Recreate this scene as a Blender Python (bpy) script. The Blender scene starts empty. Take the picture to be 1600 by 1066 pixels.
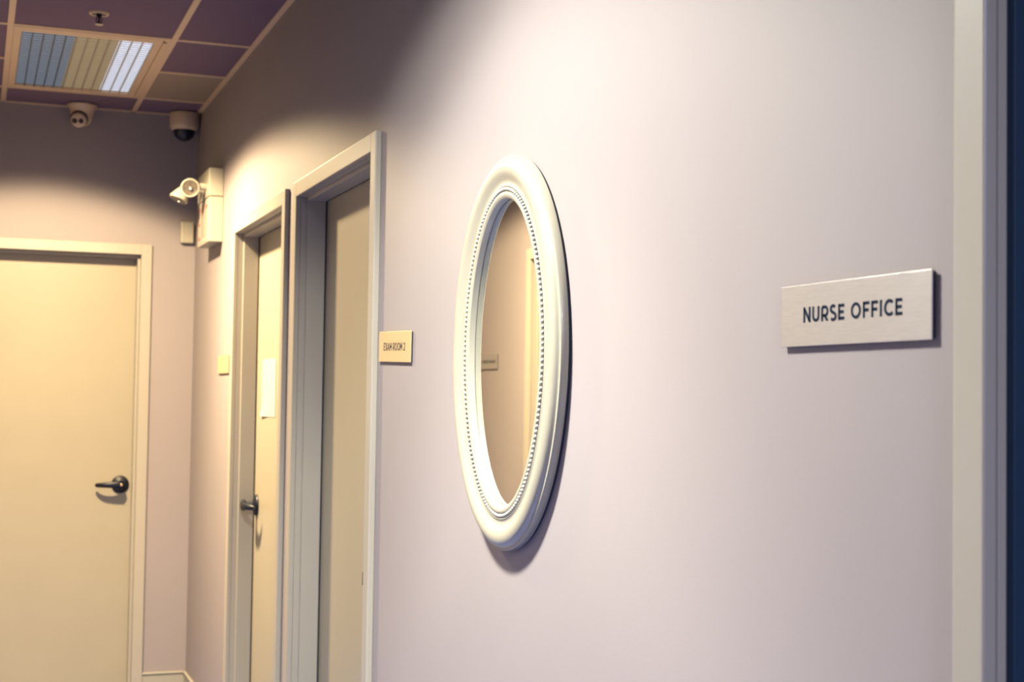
import bpy, bmesh, math, random
from mathutils import Matrix, Vector
random.seed(4)
C = bpy.context.scene.collection
PI = math.pi
# ---------------------------------------------------------------- place
XR, XL = 1.02, -0.50          # right / left wall of the hall
YF, YB = 7.364, -3.2          # end wall / wall behind the camera
H = 2.85                      # ceiling
WT = 0.14                     # wall thickness

# ---------------------------------------------------------------- materials
ALB = .5
def mat(name, col, rough=0.5, metal=0.0, spec=0.5, noise=0.0, nscale=40, bump=0.0, bscale=300,
        emis=None, estr=0.0, coat=0.0, stretch=None):
    m = bpy.data.materials.new(name); m.use_nodes = True
    nt = m.node_tree; b = nt.nodes['Principled BSDF']
    if not emis and metal < .3: col = tuple(c * ALB for c in col)   # keep paints mid-toned
    b.inputs['Base Color'].default_value = (*col, 1)
    b.inputs['Roughness'].default_value = rough
    b.inputs['Metallic'].default_value = metal
    b.inputs['Specular IOR Level'].default_value = spec
    b.inputs['Coat Weight'].default_value = coat
    if emis:
        b.inputs['Emission Color'].default_value = (*emis, 1)
        b.inputs['Emission Strength'].default_value = estr
    tc = nt.nodes.new('ShaderNodeTexCoord')
    mp = nt.nodes.new('ShaderNodeMapping'); nt.links.new(tc.outputs['Object'], mp.inputs[0])
    if stretch: mp.inputs['Scale'].default_value = stretch
    if noise:
        n = nt.nodes.new('ShaderNodeTexNoise'); n.inputs['Scale'].default_value = nscale
        n.inputs['Detail'].default_value = 6
        nt.links.new(mp.outputs[0], n.inputs['Vector'])
        r = nt.nodes.new('ShaderNodeMixRGB'); r.blend_type = 'MULTIPLY'
        cr = nt.nodes.new('ShaderNodeMapRange')
        cr.inputs['From Min'].default_value = 0.3; cr.inputs['From Max'].default_value = 0.7
        cr.inputs['To Min'].default_value = 1 - noise; cr.inputs['To Max'].default_value = 1
        nt.links.new(n.outputs['Fac'], cr.inputs['Value'])
        r.inputs['Fac'].default_value = 1; r.inputs['Color1'].default_value = (*col, 1)
        nt.links.new(cr.outputs[0], r.inputs['Color2'])
        nt.links.new(r.outputs[0], b.inputs['Base Color'])
    if bump:
        n = nt.nodes.new('ShaderNodeTexNoise'); n.inputs['Scale'].default_value = bscale
        n.inputs['Detail'].default_value = 4
        nt.links.new(mp.outputs[0], n.inputs['Vector'])
        bp = nt.nodes.new('ShaderNodeBump'); bp.inputs['Strength'].default_value = bump
        bp.inputs['Distance'].default_value = 0.001
        nt.links.new(n.outputs['Fac'], bp.inputs['Height'])
        nt.links.new(bp.outputs[0], b.inputs['Normal'])
    return m

M = dict(
    wall=mat('lilac_wall_paint', (.41, .362, .378), .62, spec=.3, noise=.03, nscale=3, bump=.12, bscale=220),
    tile=mat('mauve_ceiling_tile', (.28, .195, .27), .95, spec=.1, noise=.22, nscale=260, bump=.6, bscale=400),
    gtile=mat('grey_ceiling_tile', (.50, .40, .31), .95, spec=.1, noise=.25, nscale=260, bump=.6, bscale=400),
    tbar=mat('cream_ceiling_grid', (.92, .68, .44), .5, noise=.04),
    frame=mat('off_white_door_frame', (.50, .46, .395), .42, noise=.03, nscale=6, bump=.1, bscale=120),
    leaf=mat('cream_door_paint', (.48, .43, .325), .38, noise=.04, nscale=5, bump=.15, bscale=150),
    base=mat('baseboard_paint', (.48, .45, .38), .4, noise=.03),
    bounce_floor=mat('blue_bounce_floor', (.09, .16, .62), .45, noise=.25, nscale=12, bump=.1),  # unseen floor, made deep blue so its bounce cools the shadows
    dark=mat('dark_bronze', (.006, .010, .024), .42, metal=.0, spec=.3, noise=.2),
    brass=mat('brass_key_core', (.75, .5, .28), .3, metal=1, noise=.1),
    gap=mat('dark_gap', (.01, .014, .025), .8, noise=.1),  # shade inside narrow gaps put into the colour
    mframe=mat('ivory_mirror_frame', (.49, .46, .375), .32, spec=.5, noise=.06, nscale=9, bump=.12, bscale=60, coat=.15),
    bead=mat('ivory_beads', (.52, .50, .45), .3, spec=.5, noise=.05),
    glass=mat('mirror_silver', (.88, .90, .86), .01, metal=1, noise=.01),
    back=mat('shadow_dark_backing', (.012, .02, .05), .7, noise=.2),  # backings; shadow and unlit edges put into their near-black colour
    alu=mat('brushed_aluminium', (.40, .38, .375), .38, metal=.75, noise=.10, nscale=30, bump=.25, bscale=90, stretch=(1, 1, 30)),
    warm_alu=mat('warm_reflecting_aluminium', (.58, .44, .25), .42, metal=.55, noise=.10, nscale=30, bump=.25, bscale=90, stretch=(1, 1, 30)),  # same aluminium, with the warm reflection put into its colour
    ink=mat('navy_lettering', (.006, .018, .05), .9, spec=.08, noise=.1),
    plastic=mat('white_plastic', (.56, .52, .42), .35, noise=.03),
    cplastic=mat('cream_plastic', (.85, .66, .46), .42, noise=.04),
    dome=mat('tinted_dome', (.004, .012, .035), .32, spec=.35, noise=.1),
    lens=mat('dark_lens', (.003, .008, .02), .35, spec=.25, noise=.1),
    chrome=mat('reflector_chrome', (.62, .60, .52), .22, metal=1, noise=.15, nscale=90),
    lampglass=mat('lamp_glass', (.16, .13, .10), .25, spec=.6, noise=.5, nscale=70),
    red=mat('light_washed_red', (.50, .20, .15), .5, noise=.1),  # red paled: the wash of strong light put into the colour
    panel=mat('white_sign_panel', (.54, .51, .45), .4, noise=.02),
    paper=mat('white_paper', (.56, .55, .51), .7, noise=.02),
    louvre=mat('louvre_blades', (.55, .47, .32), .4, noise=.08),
    blade=mat('shaded_louvre_blades', (.05, .07, .09), .35, spec=.4, noise=.1),  # same louvre, with the darkness it reflects put into the colour
    recess_shade=mat('recess_shade_navy', (.02, .05, .10), .6, spec=.2, noise=.1),  # shade of the near door recess put into the colour
    cover=mat('lit_basket_cover', (.20, .16, .10), .5, noise=.08, emis=(.66, .53, .32), estr=.42),  # the cover is no lamp; its glow stands for reflected light
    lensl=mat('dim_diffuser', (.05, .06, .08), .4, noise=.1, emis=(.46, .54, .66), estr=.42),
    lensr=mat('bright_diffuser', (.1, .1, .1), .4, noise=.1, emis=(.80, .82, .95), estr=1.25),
    glow=mat('lamp_face', (.9, .9, .9), .4, noise=.02, emis=(1, .9, .75), estr=3.0),
)

# ---------------------------------------------------------------- mesh helpers
def new(): return bmesh.new()

def box(bm, lo, hi, bev=0.0, seg=2):
    lo, hi = [min(a, b) for a, b in zip(lo, hi)], [max(a, b) for a, b in zip(lo, hi)]
    v = [bm.verts.new((x, y, z)) for x in (lo[0], hi[0]) for y in (lo[1], hi[1]) for z in (lo[2], hi[2])]
    F = [(0, 1, 3, 2), (4, 6, 7, 5), (0, 4, 5, 1), (2, 3, 7, 6), (0, 2, 6, 4), (1, 5, 7, 3)]
    fs = [bm.faces.new([v[i] for i in f]) for f in F]
    if bev:
        es = list({e for f in fs for e in f.edges})
        bmesh.ops.bevel(bm, geom=es, offset=bev, segments=seg, affect='EDGES', profile=.5)
    return bm

def frame_of(d):
    d = Vector(d).normalized()
    u = Vector((0, 0, 1)).cross(d)
    if u.length < 1e-4: u = Vector((1, 0, 0))
    u.normalize(); w = d.cross(u)
    return d, u, w

def lathe(bm, o, d, prof, n=40):
    """prof: list of (radius, distance along d)"""
    d, u, w = frame_of(d); o = Vector(o); rings = []
    for r, h in prof:
        if r < 1e-6: rings.append([bm.verts.new(o + d * h)])
        else: rings.append([bm.verts.new(o + d * h + (u * math.cos(2*PI*i/n) + w * math.sin(2*PI*i/n)) * r) for i in range(n)])
    for a, b in zip(rings, rings[1:]):
        for i in range(n):
            j = (i + 1) % n
            if len(a) == 1 and len(b) == 1: break
            if len(a) == 1: bm.faces.new((a[0], b[i], b[j]))
            elif len(b) == 1: bm.faces.new((a[i], b[0], a[j]))
            else: bm.faces.new((a[i], b[i], b[j], a[j]))
    for ring, flip in ((rings[0], 0), (rings[-1], 1)):
        if len(ring) > 1: bm.faces.new(ring if flip else ring[::-1])
    return bm

def sweep(bm, pts, radii, n=14, up=(0, 0, 1)):
    """tube with elliptical section; radii: list of (side radius, up radius)"""
    pts = [Vector(p) for p in pts]; rings = []; up = Vector(up)
    for k, p in enumerate(pts):
        t = (pts[min(k+1, len(pts)-1)] - pts[max(k-1, 0)]).normalized()
        s = t.cross(up).normalized(); w = s.cross(t)
        a, b = radii[k]
        rings.append([bm.verts.new(p + s * a * math.cos(2*PI*i/n) + w * b * math.sin(2*PI*i/n)) for i in range(n)])
    for a, b in zip(rings, rings[1:]):
        for i in range(n): bm.faces.new((a[i], a[(i+1) % n], b[(i+1) % n], b[i]))
    bm.faces.new(rings[0][::-1]); bm.faces.new(rings[-1])
    return bm

def obj(name, bm, m, parent=None, smooth=False, kind=None, label=None):
    bmesh.ops.recalc_face_normals(bm, faces=bm.faces[:])
    if parent is not None:
        off = Vector(ORG[parent.name])
        bmesh.ops.translate(bm, verts=bm.verts[:], vec=-off)
    me = bpy.data.meshes.new(name); bm.to_mesh(me); bm.free()
    me.materials.append(m)
    if smooth:
        me.polygons.foreach_set('use_smooth', [True] * len(me.polygons))
        try: me.set_sharp_from_angle(angle=math.radians(38))
        except Exception: pass
    o = bpy.data.objects.new(name, me); C.objects.link(o)
    ORG[o.name] = ORG[parent.name] if parent is not None else (0, 0, 0)
    if parent is not None: o.parent = parent
    if kind: o['kind'] = kind
    if label: o['label'] = label
    return o
ORG = {}

def thing(name, loc, label=None, cat=None, group=None, kind=None):
    o = bpy.data.objects.new(name, None); C.objects.link(o)
    o.empty_display_size = .05; o.location = loc; ORG[o.name] = tuple(loc)
    if label: o['label'] = label
    if cat: o['category'] = cat
    if group: o['group'] = group
    if kind: o['kind'] = kind
    return o

# wall frames: (u along wall, d into the wall, z) -> world
RW = lambda u, d, z: (XR + d, u, z)
FW = lambda u, d, z: (u, YF + d, z)
LW = lambda u, d, z: (XL - d, u, z)
BW = lambda u, d, z: (u, YB - d, z)
def wbox(bm, fr, u0, u1, d0, d1, z0, z1, bev=0): return box(bm, fr(u0, d0, z0), fr(u1, d1, z1), bev)

JT = .02   # frame thickness hidden in the wall
def wall(name, fr, u0, u1, openings):
    bm = new(); u = u0
    for a, b, top in sorted(openings):
        wbox(bm, fr, u, a - JT, 0, WT, 0, H + .05)
        wbox(bm, fr, a - JT, b + JT, 0, WT, top + JT, H + .05)
        u = b + JT
    wbox(bm, fr, u, u1, 0, WT, 0, H + .05)
    return obj(name, bm, M['wall'], kind='structure')

OP_R = [(.30, 1.267, 2.132), (3.85, 4.835, 2.132), (5.075, 6.075, 2.132)]
OP_F = [(-.243, .757, 2.142)]
OP_L = [(5.53, 6.53, 2.132)]
wall('wall_right', RW, YB, YF, OP_R)
wall('wall_far', FW, XL - WT, XR + WT, OP_F)
wall('wall_left', LW, YB, YF, OP_L)
wall('wall_back', BW, XL - WT, XR + WT, [])
obj('bounce_floor', box(new(), (XL - .2, YB - .2, -.05), (XR + .2, YF + .2, 0)), M['bounce_floor'], kind='structure')

# ---------------------------------------------------------------- doors
def lever(parent, fr, u, d, z, toward):
    """bronze lever set on the door face; toward = +1/-1 along u"""
    h = obj('door_handle', lathe(new(), fr(u, d, z), Vector(fr(0, -1, 0)) - Vector(fr(0, 0, 0)),
            [(.0, 0), (.043, 0), (.0435, .004), (.041, .009), (.034, .013), (.02, .016), (.015, .02), (.0135, .05), (.0, .052)], 40),
            M['dark'], parent, True, label='dark bronze lever handle')
    P, R = [], []
    path = [(-.014, .050, .0, .010, .013), (0, .056, .0, .015, .019), (.02, .061, .001, .0115, .0155), (.045, .063, .001, .010, .0125),
            (.075, .060, .0, .009, .011), (.098, .052, -.001, .008, .0095), (.113, .041, -.002, .007, .0085), (.119, .032, -.002, .005, .006)]
    for t, dd, zz, a, b in path:
        P.append(fr(u + toward * t, d - dd, z + zz)); R.append((a, b * 1.25))
    obj('lever', sweep(new(), P, R), M['dark'], h, True)
    nrm = Vector(fr(0, -1, 0)) - Vector(fr(0, 0, 0))
    obj('key_core', lathe(new(), fr(u, d - .066, z), nrm, [(0, 0), (.0065, 0), (.0065, .004), (.005, .005), (0, .005)], 20), M['brass'], h, True)
    return h

def door(name, fr, a, b, top, hside, full=True, s0=.021, paint='leaf', smat='frame', slot=False):
    """hside = +1 handle near b, -1 near a"""
    root = thing(name, fr((a+b)/2, 0, 0), kind='structure')
    cw, ct = .052, .018
    bm = new()
    wbox(bm, fr, a - cw, a, -ct, 0, 0, top + cw, .0025)
    wbox(bm, fr, b, b + cw, -ct, 0, 0, top + cw, .0025)
    wbox(bm, fr, a - .001, b + .001, -ct, 0, top, top + cw, .0025)
    obj('door_casing', bm, M['frame'], root)
    bm = new()
    wbox(bm, fr, a - JT, a, 0.0, WT, 0, top + JT)
    wbox(bm, fr, b, b + JT, 0.0, WT, 0, top + JT)
    wbox(bm, fr, a - .001, b + .001, 0.0, WT, top, top + JT)
    obj('door_jamb', bm, M['frame'], root)
    bm = new(); s1, st = .083, .013
    wbox(bm, fr, a, a + st, s0, s1, 0, top, .0015)
    wbox(bm, fr, b - st, b, s0, s1, 0, top, .0015)
    wbox(bm, fr, a + st - .001, b - st + .001, s0, s1, top - st, top, .0015)
    obj('door_stop', bm, M[smat], root)
    bm = new()
    wbox(bm, fr, a + .0025, a + .012, .083, .0885, .0, top - .003)
    wbox(bm, fr, b - .012, b - .0025, .083, .0885, .0, top - .003)
    wbox(bm, fr, a + .01, b - .01, .083, .0885, top - .012, top - .003)
    obj('door_gap_shade', bm, M['gap'], root, label='dark strip standing for shade in the gap round the door')
    bm = new(); wbox(bm, fr, a + .003, b - .003, .0885, .132, .008, top - .003, .0015)
    leaf = obj('door_leaf', bm, M[paint], root)
    u = b - .066 if hside > 0 else a + .066
    if full: lever(root, fr, u, .0885, 1.003, -hside)
    if slot:   # dark lip of the strike plate on the near casing edge
        bm = new(); wbox(bm, fr, a - .001, a + .0025, -.0186, -.010, .948, .984, .0005)
        obj('strike_lip', bm, M['dark'], root)
    return root
door('door_1', FW, *OP_F[0], +1)
door('door_2', RW, *OP_R[2], +1)
door('door_3', RW, *OP_R[1], -1, slot=True)
door('door_4', RW, *OP_R[0], -1, s0=.011, paint='recess_shade', smat='recess_shade')
door('door_5', LW, *OP_L[0], +1)

# ---------------------------------------------------------------- baseboards
def baseboard(name, fr, spans):
    bm = new()
    for a, b in spans:
        wbox(bm, fr, a, b, -.011, 0, 0, .068, .001)
        wbox(bm, fr, a, b, -.006, 0, .066, .074)
        wbox(bm, fr, a, b, -.015, 0, .073, .084, .003)
    obj(name, bm, M['base'], kind='structure')
baseboard('baseboard_right', RW, [(YB, .248), (1.319, 3.798), (4.887, 5.023), (6.127, YF)])
baseboard('baseboard_far', FW, [(XL, -.295), (.809, XR)])
baseboard('baseboard_left', LW, [(YB, 5.478), (6.582, YF)])

# ---------------------------------------------------------------- ceiling
GX = [.7025, .0915]
GY = [6.993 - .6075 * k for k in range(17) if k != 3]   # the fourth row is a double-length tile
bm = new()
xs = sorted([XL] + GX + [XR]); ys = sorted([YB] + GY + [YF])
ceil_skip = [(.0915, .7025, GY[2], GY[0])]
grey = None
for i in range(len(xs) - 1):
    for j in range(len(ys) - 1):
        x0, x1, y0, y1 = xs[i], xs[i+1], ys[j], ys[j+1]
        if y1 - y0 < .03: continue
        if abs(x0 - .0915) < .01 and y0 > GY[2] - .01 and y1 < GY[0] + .01: continue
        if x0 > .7 and abs(y0 - GY[1]) < .01: grey = (x0, x1, y0, y1); continue
        box(bm, (x0, y0, H + .004), (x1, y1, H + .02))
ceiling = obj('ceiling', bm, M['tile'], kind='structure')
x0, x1, y0, y1 = grey
obj('ceiling_panel', box(new(), (x0, y0, H + .004), (x1, y1, H + .02)), M['gtile'], ceiling, label='grey ceiling panel in the corner')
bm = new()
for x in GX: box(bm, (x - .012, YB, H), (x + .012, YF, H + .03), .0008, 1)
for y in GY:
    for a, b in zip(xs, xs[1:]):
        if abs(y - GY[1]) < .01 and a > .05 and b < .75: continue
        box(bm, (a + (.012 if a > XL else 0), y - .012, H + .0005), (b - (.012 if b < XR else 0), y + .012, H + .03))
box(bm, (XR - .022, YB, H), (XR, YF, H + .004)); box(bm, (XL, YB, H), (XL + .022, YF, H + .004))
box(bm, (XL + .02, YF - .022, H), (XR - .02, YF, H + .004)); box(bm, (XL + .02, YB, H), (XR - .02, YB + .022, H + .004))
obj('ceiling_grid', bm, M['tbar'], ceiling, label='cream metal grid between the tiles')
# plenum lid keeps the ceiling light tight
obj('ceiling_deck', box(new(), (XL - .1, YB - .1, H + .052), (XR + .1, YF + .1, H + .07)), M['gtile'], ceiling)

# ---------------------------------------------------------------- troffer
tx0, tx1, ty0, ty1 = .0915 + .012, .7025 - .012, GY[2] + .012, GY[0] - .012
tr = thing('ceiling_light_fixture', ((tx0+tx1)/2, (ty0+ty1)/2, H), 'rectangular recessed ceiling light with louvred grille and cream frame', 'ceiling light')
bm = new(); lx0, lx1, ly0, ly1 = .134, .634, 5.862, 6.925
box(bm, (tx0, ty0, H - .002), (lx0, ty1, H + .02), .002); box(bm, (lx1, ty0, H - .002), (lx1 + .03, ty1, H + .02), .003)
box(bm, (lx1 + .032, ty0, H - .001), (tx1, ty1, H + .02), .002)
box(bm, (lx0 - .001, ty0, H - .002), (lx1 + .001, ly0, H + .02), .002); box(bm, (lx0 - .001, ly1, H - .002), (lx1 + .001, ty1, H + .02), .002)
obj('fixture_frame', bm, M['tbar'], tr)
obj('fixture_housing', box(new(), (tx0, ty0, H + .03), (tx1, ty1, H + .05), .004), M['plastic'], tr)
w = (lx1 - lx0)
def louvres(k0, k1, m, bm_, lab, clab):
    bm = new()
    for k in range(k0, k1):
        x = lx0 + w * k / 12
        box(bm, (x - .002, ly0, H + .001), (x + .002, ly1, H + .010))
    obj('louvre_blade', bm, M[m], tr, label=lab)
    bm = new()
    for k in range(28):
        y = ly0 + (ly1 - ly0) * (k + .5) / 28
        box(bm, (lx0 + w * k0 / 12, y - .0032, H + .0058), (lx0 + w * min(12, k1) / 12, y + .0032, H + .008))
    obj('cross_baffle', bm, M[bm_], tr, label=clab)
louvres(0, 5, 'blade', 'blade', 'long louvre blades on the left, coloured dark as if in shade', 'fine cross baffles on the left, coloured dark as if in shade')
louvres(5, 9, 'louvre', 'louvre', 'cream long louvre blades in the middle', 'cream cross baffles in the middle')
louvres(9, 13, 'louvre', 'blade', 'cream long louvre blades on the right', 'fine cross baffles on the right, coloured dark as if in shade')
def strip(name, a, b, m, lab):
    bm = new()
    for k in range(70):
        y = ly0 + (ly1 - ly0) * k / 70; s = (ly1 - ly0) / 70
        box(bm, (a, y, H + .0095), (b, y + s * .8, H + .014))
    box(bm, (a, ly0, H + .012), (b, ly1, H + .020))
    obj(name, bm, m, tr, label=lab)
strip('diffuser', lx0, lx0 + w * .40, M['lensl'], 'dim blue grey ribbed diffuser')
strip('basket_cover', lx0 + w * .40, lx0 + w * .74, M['cover'], 'centre cover with its reflected cream light put in as glow')
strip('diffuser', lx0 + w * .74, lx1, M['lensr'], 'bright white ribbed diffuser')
obj('latch_screw', lathe(new(), (.672, ty0 + .035, H), (0, 0, -1), [(0, -.002), (.007, -.002), (.007, .002), (.004, .004), (0, .004)], 16), M['dark'], tr)

# ---------------------------------------------------------------- sprinkler
sp = thing('sprinkler_head', (.392, 5.478, H), 'small fire sprinkler head with a pale ring hanging from the mauve ceiling', 'sprinkler')
o = (.392, 5.478, H + .004); dn = (0, 0, -1)
obj('escutcheon', lathe(new(), o, dn, [(.026, 0), (.037, 0), (.037, .004), (.034, .008), (.029, .009), (.026, .007), (.026, 0)], 40), M['tbar'], sp, True)
obj('cup', lathe(new(), o, dn, [(0, 0), (.0262, 0), (.0262, .0072), (0, .0072)], 40), M['dark'], sp)
bm = lathe(new(), o, dn, [(0, .0), (.010, .0), (.010, .014), (.006, .016), (.006, .02), (0, .02)], 20)
for s in (-1, 1):
    sweep(bm, [(.392 + s*.006, 5.478, H - .012), (.392 + s*.010, 5.478, H - .02), (.392 + s*.009, 5.478, H - .03), (.392 + s*.002, 5.478, H - .040)], [(.002, .002)] * 4, 8, (0, 1, 0))
lathe(bm, (.392, 5.478, H - .016), dn, [(0, 0), (.0035, 0), (.0035, .024), (0, .024)], 12)
obj('yoke', bm, M['dark'], sp, True)
bm = lathe(new(), (.392, 5.478, H - .039), dn, [(0, 0), (.006, 0), (.007, .0015), (0, .002)], 20)
for k in range(12):
    a = 2*PI*k/12; c, s = math.cos(a), math.sin(a)
    sweep(bm, [(.392 + c*.005, 5.478 + s*.005, H - .040), (.392 + c*.015, 5.478 + s*.015, H - .041)], [(.0022, .0008), (.003, .0008)], 6)
obj('deflector', bm, M['tbar'], sp)

# ---------------------------------------------------------------- cameras
cx, cy = .452, 7.272
tc = thing('security_camera', (cx, cy, H), 'white turret security camera with two dark eyes beside the ceiling light', 'security camera')
prof = [(0, 0), (.067, 0), (.070, .003), (.069, .009), (.064, .018), (.057, .030), (.053, .042), (.051, .055)]
for k in range(1, 9):
    a = k * PI / 16; prof.append((.051 * math.cos(a), .055 + .051 * math.sin(a)))
prof[-1] = (0, .106)
obj('housing', lathe(new(), (cx, cy, H), dn, prof, 48), M['cplastic'], tc, True)
ec = Vector((cx - .004, cy - .004, H - .062)); ed = Vector((-.30, -.86, -.38)).normalized()
obj('socket_gap', lathe(new(), ec, ed, [(0, .02), (.041, .02), (.041, .039), (.037, .041), (0, .041)], 40), M['dark'], tc, True)
eye = obj('eyeball', lathe(new(), ec - Vector((0, 0, .004)), ed, [(0, .02), (.037, .02), (.037, .044), (.035, .051), (.030, .055), (0, .056)], 40), M['cplastic'], tc, True)
d, u, w = frame_of(ed)
for s in (-1, 1):
    q = ec - Vector((0, 0, .006)) + u * s * .0155
    obj('lens', lathe(new(), q, ed, [(0, .05), (.0125, .05), (.0125, .0575), (.010, .0585), (0, .0575)], 28), M['lens'], eye, True)
obj('sensor_dot', lathe(new(), ec - w * .024, ed, [(0, .05), (.0022, .05), (.0022, .057), (0, .057)], 12), M['dark'], eye)

cx, cy = .941, 7.275
dc = thing('dome_camera', (cx, cy, H), 'cream dome security camera with a dark tinted bubble in the ceiling corner', 'security camera')
obj('housing', lathe(new(), (cx, cy, H), dn, [(0, 0), (.066, 0), (.071, .004), (.072, .012), (.0715, .06), (.070, .072), (.064, .083), (.057, .088), (0, .088)], 56), M['cplastic'], dc, True)
prof = [(0, .08), (.055, .08)]
for k in range(0, 10):
    a = k * PI / 18; prof.append((.054 * math.cos(a), .088 + .052 * math.sin(a)))
prof[-1] = (0, .14)
obj('dome', lathe(new(), (cx, cy, H), dn, prof, 48), M['dome'], dc, True, label='dark tinted dome')

# ---------------------------------------------------------------- alarm sensor on the end wall
se = thing('wall_sensor', (.976, YF, 2.262), 'small cream sensor box on the end wall below the dome camera', 'sensor')
bm = new(); wbox(bm, FW, .944, 1.008, -.033, 0, 2.209, 2.317, .006)
obj('housing', bm, M['plastic'], se)
bm = new(); wbox(bm, FW, .950, 1.002, -.0345, -.030, 2.250, 2.2515)
lathe(bm, FW(.970, -.030, 2.272), (0, -1, 0), [(0, 0), (.0025, 0), (.0025, .0045), (0, .0045)], 12)
obj('seam', bm, M['cplastic'], se)

# ---------------------------------------------------------------- strokes for lettering
def arc(cx, cy, rx, ry, a0, a1, n=12):
    return [(cx + rx * math.cos(math.radians(a0 + (a1-a0)*k/n)), cy + ry * math.sin(math.radians(a0 + (a1-a0)*k/n))) for k in range(n + 1)]
# glyphs on a unit height; (advance width, list of centre-line strokes); stroke half-width s handled by inset
def glyph(ch, s):
    h0, h1 = s, 1 - s; w = .62
    if ch == 'N': return .74, [[(s, 0), (s, 1)], [(s, 1 - s*.6), (.74 - s, s*.6)], [(.74 - s, 0), (.74 - s, 1)]]
    if ch == 'U': return .72, [[(s, 1), (s, .36)] + arc(.36, .36, .36 - s, .36 - s, 180, 360) + [(.72 - s, .36), (.72 - s, 1)]]
    if ch == 'R': return .68, [[(s, 0), (s, h1)], [(s, h1), (.38, h1)] + arc(.38, .5*(h1 + .36), .24, .5*(h1 - .36), 90, -90) + [(s, .36)], [(.36, .36), (.62, 0)]]
    if ch == 'S':
        top = arc(.31, .5*(1 + .5) - .02, .23, .5*(h1 - .5) + .0, 40, 250, 16)
        bot = arc(.31, .25 + .01, .25, .5*(.5 - h0) + .01, 70, -140, 16)
        return .62, [top + bot]
    if ch == 'E': return .60, [[(s, 0), (s, 1)], [(s, h1), (.58, h1)], [(s, .5), (.52, .5)], [(s, h0), (.58, h0)]]
    if ch == 'F': return .58, [[(s, 0), (s, 1)], [(s, h1), (.58, h1)], [(s, .48), (.52, .48)]]
    if ch == 'O': return .92, [arc(.46, .5, .46 - s, .5 - s + .01, 0, 360, 32)]
    if ch == 'I': return 2*s, [[(s, 0), (s, 1)]]
    if ch == 'C': return .78, [arc(.46, .5, .46 - s, .5 - s + .01, 44, 316, 24)]
    if ch == 'X': return .70, [[(s*.9, 0), (.70 - s*.9, 1)], [(s*.9, 1), (.70 - s*.9, 0)]]
    if ch == 'T': return .66, [[(0, h1), (.66, h1)], [(.33, 0), (.33, 1)]]
    if ch == 'A': return .80, [[(s*.8, 0), (.40, 1 - s*.5)], [(.40, 1 - s*.5), (.80 - s*.8, 0)], [(.2, .28), (.60, .28)]]
    if ch == 'M': return .86, [[(s, 0), (s, 1)], [(s, 1 - s*.5), (.43, .28)], [(.43, .28), (.86 - s, 1 - s*.5)], [(.86 - s, 0), (.86 - s, 1)]]
    if ch == '1': return .36, [[(0, .82), (.26, h1)], [(.26, 1), (.26, 0)]]
    if ch == '2': return .62, [arc(.30, .70, .23, .30 - s, 160, -20, 14) + [(.50, .52), (s*.8, h0)], [(0, h0), (.60, h0)]]
    if ch == '3': return .60, [arc(.28, .74, .22, .26 - s, 150, -90, 14), arc(.28, .28, .25, .28 - s, 90, -150, 14)]
    return .42, []

def lettering(bm, text, fr, u_start, sgn, z0, height, total, d0, d1, s=.09, gap=.17):
    adv = []; x = 0
    for ch in text:
        wd, st = glyph(ch, s); adv.append((x, st)); x += wd + (gap if ch != ' ' else 0)
    length = x - gap; kx = total / length
    for x0, strokes in adv:
        for st in strokes:
            n = len(st); closed = n > 8 and abs(st[0][0]-st[-1][0]) < 1e-6 and abs(st[0][1]-st[-1][1]) < 1e-6
            L, R = [], []
            hw = s * height
            pts = [((x0 + p[0]) * kx, p[1] * height) for p in st]
            for k in range(n):
                if closed: a, b = pts[(k - 1) % (n - 1)], pts[(k + 1) % (n - 1)]
                else: a, b = pts[max(k-1, 0)], pts[min(k+1, n-1)]
                tx, ty = b[0]-a[0], b[1]-a[1]; l = math.hypot(tx, ty) or 1
                nx, ny = -ty/l, tx/l
                if n == 2 and abs(ty) > 1e-6 and abs(tx) > 1e-6:   # diagonals end flat on the line
                    e = hw / abs(ty / l); L.append((pts[k][0] - e, pts[k][1])); R.append((pts[k][0] + e, pts[k][1]))
                else:
                    L.append((pts[k][0] + nx*hw, pts[k][1] + ny*hw)); R.append((pts[k][0] - nx*hw, pts[k][1] - ny*hw))
            def V(p, d): return bm.verts.new(fr(u_start + sgn * p[0], d, z0 + p[1]))
            lf = [V(p, d0) for p in L]; rf = [V(p, d0) for p in R]; lb = [V(p, d1) for p in L]; rb = [V(p, d1) for p in R]
            for k in range(n - 1):
                for q in ((lf[k], lf[k+1], rf[k+1], rf[k]), (lb[k], rb[k], rb[k+1], lb[k+1]), (lf[k], lb[k], lb[k+1], lf[k+1]), (rf[k], rf[k+1], rb[k+1], rb[k])):
                    bm.faces.new(q)
            if not closed:
                bm.faces.new((lf[0], rf[0], rb[0], lb[0])); bm.faces.new((lf[-1], lb[-1], rb[-1], rf[-1]))
    return bm

def sign(fr, uc, zc, w, h, text, tw, th, sgn, plate, label, tilt=0, tcol='ink', tshift=0, tz=0, back=.0042, s=.096):
    root = thing('room_sign', fr(uc, 0, zc), label, 'sign')
    bm = new(); wbox(bm, fr, uc - w/2 + .002, uc + w/2 - .002, -back, 0, zc - h/2 + .002, zc + h/2 - .002); obj('sign_backing', bm, M['back'], root)
    bm = new(); wbox(bm, fr, uc - w/2, uc + w/2, -back - .0022, -back, zc - h/2, zc + h/2, .0005); obj('sign_plate', bm, M[plate], root)
    bm = lettering(new(), text, fr, uc - sgn * (tw/2 - tshift), sgn, zc - th/2 + tz, th, tw, -back - .0026, -back - .002, s=s)
    obj('lettering', bm, M[tcol], root)
    if tilt:
        ax = Vector(fr(0, 1, 0)) - Vector(fr(0, 0, 0))
        root.rotation_mode = 'QUATERNION'
        from mathutils import Quaternion
        root.rotation_quaternion = Quaternion(ax, tilt)
    return root
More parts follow.
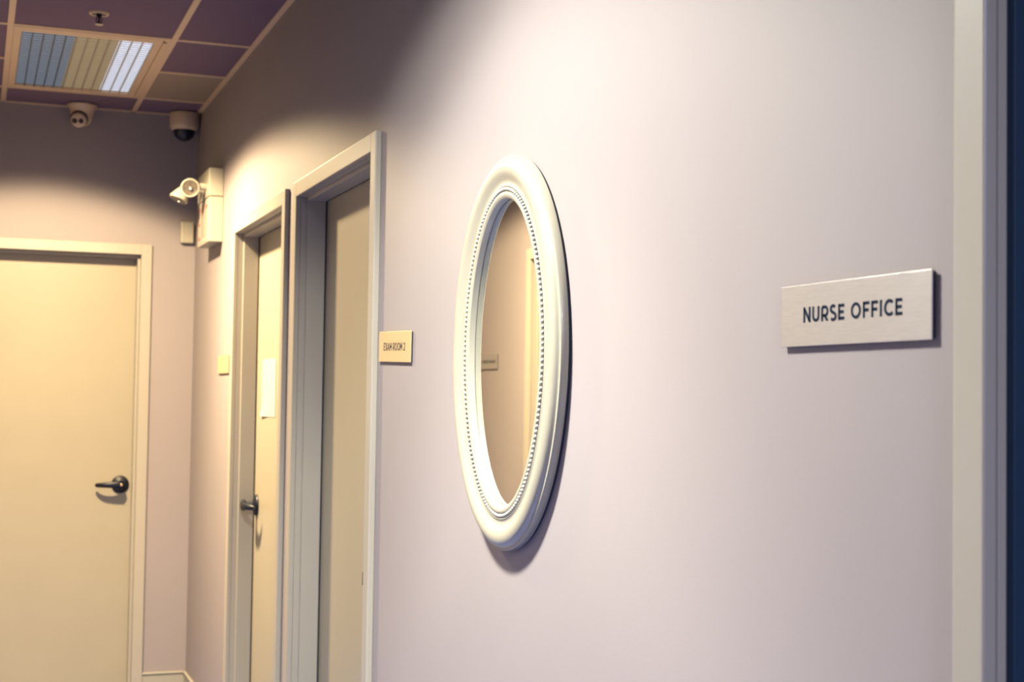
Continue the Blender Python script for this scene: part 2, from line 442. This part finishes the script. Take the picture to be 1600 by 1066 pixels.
sign(RW, 1.535, 1.577, .326, .0805, 'NURSE OFFICE', .216, .0200, -1, 'alu', 'wide brushed metal room sign reading NURSE OFFICE', tz=0.0005)
sign(RW, 3.616, 1.5905, .303, .079, 'EXAM ROOM 2', .203, .0205, -1, 'warm_alu', 'warm-tinted brushed metal room sign reading EXAM ROOM 2, right of the nearer recessed door', s=.075, tilt=math.radians(1.4))
sign(RW, 6.366, 1.589, .285, .078, 'EXAM ROOM 1', .19, .017, -1, 'warm_alu', 'pale blurred room sign near the corner, left of the farther side door', tcol='louvre')
sign(LW, 7.145, 1.647, .27, .076, 'EXAM ROOM 3', .215, .0175, 1, 'alu', 'grey room sign seen reversed in the oval mirror')

# ---------------------------------------------------------------- oval mirror
MY, MZ = 2.751, 1.5555
mir = thing('oval_mirror', (XR, MY, MZ), 'oval wall mirror in an ivory moulded frame with a beaded inner edge', 'mirror')
AO, BO, AI, BI = .310, .3985, .2085, .3115
N = 288
def ring(bm, prof):
    rings = []
    for t, h in prof:
        a, b = AO + (AI - AO) * t, BO + (BI - BO) * t
        rings.append([bm.verts.new((XR - h, MY + a * math.cos(2*PI*i/N), MZ + b * math.sin(2*PI*i/N))) for i in range(N)])
    for p, q in zip(rings, rings[1:] + rings[:1]):
        for i in range(N): bm.faces.new((p[i], q[i], q[(i+1) % N], p[(i+1) % N]))
    return bm
prof = [(.10, .006), (0.004, .006), (-.001, .009), (-.001, .0185), (.012, .0212), (.045, .0222), (.062, .0218), (.075, .0225), (.088, .0250),
        (.12, .0290), (.17, .0318), (.23, .0336), (.30, .0342), (.37, .0337), (.43, .0320), (.49, .0294), (.55, .0268), (.60, .0246), (.65, .0238),
        (.69, .0245), (.715, .0258), (.735, .0252), (.745, .0220), (.752, .0203), (.838, .0203), (.845, .0228), (.86, .0262), (.89, .0272), (.93, .0268), (.97, .0255), (1.0, .0235),
        (1.015, .0130), (1.02, .0085), (.9, .006)]
obj('mirror_frame', ring(new(), prof), M['mframe'], mir, True)
bm = new(); NB = 168
t = .793; a, b = AO + (AI - AO) * t, BO + (BI - BO) * t
# equal arc-length spacing
S = [0.0]; K = 2000
for k in range(K):
    p0, p1 = 2*PI*k/K, 2*PI*(k+1)/K
    S.append(S[-1] + math.hypot(a*(math.cos(p1)-math.cos(p0)), b*(math.sin(p1)-math.sin(p0))))
k = 0
for i in range(NB):
    s = S[-1] * i / NB
    while S[k+1] < s: k += 1
    ph = 2*PI*(k + (s - S[k])/(S[k+1]-S[k]))/K
    mtx = Matrix.Translation((XR - .0250, MY + a*math.cos(ph), MZ + b*math.sin(ph)))
    bmesh.ops.create_uvsphere(bm, u_segments=14, v_segments=10, radius=.0042, matrix=mtx)
obj('bead_trim', bm, M['bead'], mir, True, label='ring of small ivory beads')
def disc(bm, a, b, h0, h1, n=N):
    f = [bm.verts.new((XR - h1, MY + a*math.cos(2*PI*i/n), MZ + b*math.sin(2*PI*i/n))) for i in range(n)]
    g = [bm.verts.new((XR - h0, MY + a*math.cos(2*PI*i/n), MZ + b*math.sin(2*PI*i/n))) for i in range(n)]
    bm.faces.new(f); bm.faces.new(g[::-1])
    for i in range(n): bm.faces.new((f[i], g[i], g[(i+1) % n], f[(i+1) % n]))
    return bm
obj('mirror_glass', disc(new(), AI + .002, BI + .002, .006, .0100), M['glass'], mir)
obj('glass_gap_shade', ring(new(), [(1.013, .0101), (.985, .0101), (.985, .0113), (1.022, .0106)]), M['gap'], mir, label='thin dark line standing for shade where the glass meets the frame')
obj('backing_board', disc(new(), AO - .004, BO - .004, 0, .006), M['back'], mir, label='backing board coloured dark like the shadow behind the rim')

# ---------------------------------------------------------------- emergency light / exit sign
em = thing('emergency_light', (XR, 6.665, 2.30), 'white emergency exit sign box with two swivel lamp heads on the side wall', 'emergency light')
bm = new(); wbox(bm, RW, 6.495, 6.835, -.066, 0, 2.342, 2.468, .004); obj('battery_housing', bm, M['plastic'], em)
bm = new(); wbox(bm, RW, 6.495, 6.835, -.063, 0, 2.138, 2.339, .003); obj('sign_housing', bm, M['plastic'], em)
pan = new(); wbox(pan, RW, 6.510, 6.820, -.0645, -.062, 2.150, 2.326, .0006); pan = obj('sign_panel', pan, M['panel'], em)
obj('lettering', lettering(new(), 'EXIT', RW, 6.800, -1, 2.163, .148, .27, -.0652, -.0643, s=.055, gap=.14), M['red'], pan)
def lamp_head(c, d, arm):
    bm = sweep(new(), arm, [(.016, .016), (.016, .016), (.014, .014), (.013, .013)], 16, (0, 1, .2))
    h = obj('lamp_head', lathe(bm, c, d, [(0, -.052), (.012, -.052), (.020, -.046), (.030, -.028), (.039, -.008), (.042, .0), (.0425, .007), (.040, .010), (.036, .010), (.035, .006), (0, .006)], 40), M['plastic'], em, True)
    obj('reflector', lathe(new(), c, d, [(0, .006), (.0352, .006), (.0352, .0085), (.030, .0072), (.012, .0065), (0, .0065)], 36), M['lampglass'], h, True)
    q = Vector(c) + Vector((.004, 0, -.006))
    obj('bulb', lathe(new(), q, d, [(0, .006), (.007, .006), (.008, .012), (.006, .016), (0, .018)], 18), M['chrome'], h, True)
lamp_head((.884, 6.58, 2.382), (-.22, -.95, -.08), [(XR - .064, 6.585, 2.392), (XR - .085, 6.585, 2.392), (.915, 6.585, 2.388), (.890, 6.59, 2.384)])
lamp_head((.851, 6.70, 2.350), (-.40, -.10, -.91), [(XR - .064, 6.69, 2.392), (XR - .085, 6.69, 2.392), (.910, 6.695, 2.398), (.885, 6.70, 2.398)])

# ---------------------------------------------------------------- paper on the farther side door
ppr = new(); PX = XR + .0885
def lift(u, v): return .0012 + .007 * max(0, 1 - v * 4) ** 2 * max(0, u * 2 - 1)
NU, NV = 10, 12; fr_, bk_ = [], []
for i in range(NU + 1):
    rf, rb = [], []
    for j in range(NV + 1):
        u, v = i / NU, j / NV; uu, zz = 5.66 + .28 * u, 1.372 + .232 * v
        rf.append(ppr.verts.new((PX - lift(u, v) - .0006, uu, zz))); rb.append(ppr.verts.new((PX - lift(u, v), uu, zz)))
    fr_.append(rf); bk_.append(rb)
for i in range(NU):
    for j in range(NV):
        ppr.faces.new((fr_[i][j], fr_[i+1][j], fr_[i+1][j+1], fr_[i][j+1])); ppr.faces.new((bk_[i][j], bk_[i][j+1], bk_[i+1][j+1], bk_[i+1][j]))
for j in range(NV):
    ppr.faces.new((fr_[0][j], fr_[0][j+1], bk_[0][j+1], bk_[0][j])); ppr.faces.new((fr_[NU][j], bk_[NU][j], bk_[NU][j+1], fr_[NU][j+1]))
for i in range(NU):
    ppr.faces.new((fr_[i][0], bk_[i][0], bk_[i+1][0], fr_[i+1][0])); ppr.faces.new((fr_[i][NV], fr_[i+1][NV], bk_[i+1][NV], bk_[i][NV]))
pp = obj('paper_notice', ppr, M['paper'])
pp['label'] = 'white sheet of paper stuck on the farther side door'; pp['category'] = 'paper'

# ---------------------------------------------------------------- recessed downlights
CV = [(.0, .05), (1, .68), (.30, .065), (.407, .098), (.48, .155), (.57, .32), (.65, .40), (.74, .45), (.80, .56), (.857, .68), (.90, .64)]
CW = [(.0, .04), (1, .92), (.18, .06), (.34, .26), (.50, .36), (.60, .42), (.72, .52), (.80, .62), (.90, .80)]
def lamp(r, loc, scale, energy, col, half, blend, size, curve=CV, kx=0):
    ld = bpy.data.lights.new('downlight_lamp', 'SPOT'); ld.energy = energy; ld.color = col
    ld.spot_size = 2 * half; ld.spot_blend = blend; ld.shadow_soft_size = size
    # photometric distribution of the reflector: strong straight down, weak to the sides
    ld.use_nodes = True; nt = ld.node_tree; em_ = nt.nodes['Emission']
    tcn = nt.nodes.new('ShaderNodeTexCoord'); sx = nt.nodes.new('ShaderNodeSeparateXYZ')
    nt.links.new(tcn.outputs['Normal'], sx.inputs[0])
    ab = nt.nodes.new('ShaderNodeMath'); ab.operation = 'ABSOLUTE'; nt.links.new(sx.outputs['Z'], ab.inputs[0])
    cr = nt.nodes.new('ShaderNodeValToRGB'); nt.links.new(ab.outputs[0], cr.inputs[0])
    els = cr.color_ramp.elements
    for k, (ps, v) in enumerate(curve):
        e = els[k] if k < 2 else els.new(ps)
        e.position = ps; e.color = (v, v, v, 1)
    # weaker across the louvre blades than along them
    px = nt.nodes.new('ShaderNodeMath'); px.operation = 'POWER'; px.inputs[1].default_value = 2
    axn = nt.nodes.new('ShaderNodeMath'); axn.operation = 'ABSOLUTE'; nt.links.new(sx.outputs['X'], axn.inputs[0])
    nt.links.new(axn.outputs[0], px.inputs[0])
    ma = nt.nodes.new('ShaderNodeMath'); ma.operation = 'MULTIPLY_ADD'; ma.inputs[1].default_value = kx; ma.inputs[2].default_value = 1
    nt.links.new(px.outputs[0], ma.inputs[0])
    dv = nt.nodes.new('ShaderNodeMath'); dv.operation = 'DIVIDE'
    nt.links.new(cr.outputs['Color'], dv.inputs[0]); nt.links.new(ma.outputs[0], dv.inputs[1])
    nt.links.new(dv.outputs[0], em_.inputs['Strength'])
    lo = bpy.data.objects.new('downlight_lamp', ld); C.objects.link(lo)
    lo.parent = r; lo.location = loc; lo.scale = scale
def downlight(x, y, label, *a):
    r = thing('recessed_downlight', (x, y, H), label, 'ceiling light')
    obj('trim_ring', lathe(new(), (x, y, H + .004), dn, [(.062, 0), (.088, 0), (.088, .005), (.078, .008), (.066, .008), (.062, .005), (.062, 0)], 48), M['plastic'], r, True)
    obj('lamp_face', lathe(new(), (x, y, H + .004), dn, [(0, 0), (.0615, 0), (.0615, .003), (0, .003)], 40), M['glow'], r)
    lamp(r, (0, 0, -.012), (1, 1, 1), *a)
R_ = math.radians
downlight(.19, 2.60, 'recessed downlight in the ceiling above the oval mirror', 3550, (1, .975, .83), R_(73), .16, .13, CV, 2.5)
# the louvred fixture throws its light through the blades: wide along the hall, tighter across it
lamp(tr, (-.12, -.42, -.012), (.49, 1, 1), 2150, (1, .75, .425), R_(78), .12, .08, CW, 2.8)

# added fill light behind the camera, built as a ceiling panel
pl = thing('added_fill_light', (.25, -1.6, H), 'added flat square fill light at the near end of the hall', 'ceiling light')
obj('fill_light_frame', box(new(), (-.05, -1.9, H - .012), (.55, -1.3, H + .003), .003), M['plastic'], pl)
ld = bpy.data.lights.new('fill_lamp', 'AREA'); ld.shape = 'RECTANGLE'; ld.size = .5; ld.size_y = .5
ld.energy = 215; ld.color = (.74, .77, 1)
lo = bpy.data.objects.new('fill_lamp', ld); C.objects.link(lo); lo.parent = pl; lo.location = (0, 0, -.02)

# ---------------------------------------------------------------- world, camera
w = bpy.data.worlds.new('world'); bpy.context.scene.world = w; w.use_nodes = True
w.node_tree.nodes['Background'].inputs[0].default_value = (.35, .45, .7, 1)
w.node_tree.nodes['Background'].inputs[1].default_value = .3

yaw, pitch, roll = -.3543563, .03859692, .01448864
m = Matrix.Rotation(yaw, 4, 'Z') @ Matrix.Rotation(PI/2 + pitch, 4, 'X') @ Matrix.Rotation(roll, 4, 'Z')
cd = bpy.data.cameras.new('camera'); cam = bpy.data.objects.new('camera', cd); C.objects.link(cam)
cam.matrix_world = Matrix.Translation((0, 0, 1.465)) @ m
cd.sensor_width = 36; cd.lens = 2265 * 36 / 1600; cd.clip_start = .02
cd.dof.use_dof = True; cd.dof.focus_distance = 2.75; cd.dof.aperture_fstop = 7.0
bpy.context.scene.camera = cam
sc = bpy.context.scene
sc.view_settings.view_transform = 'Standard'; sc.view_settings.look = 'None'
sc.view_settings.exposure = 0; sc.view_settings.gamma = 1; sc.view_settings.use_curve_mapping = False
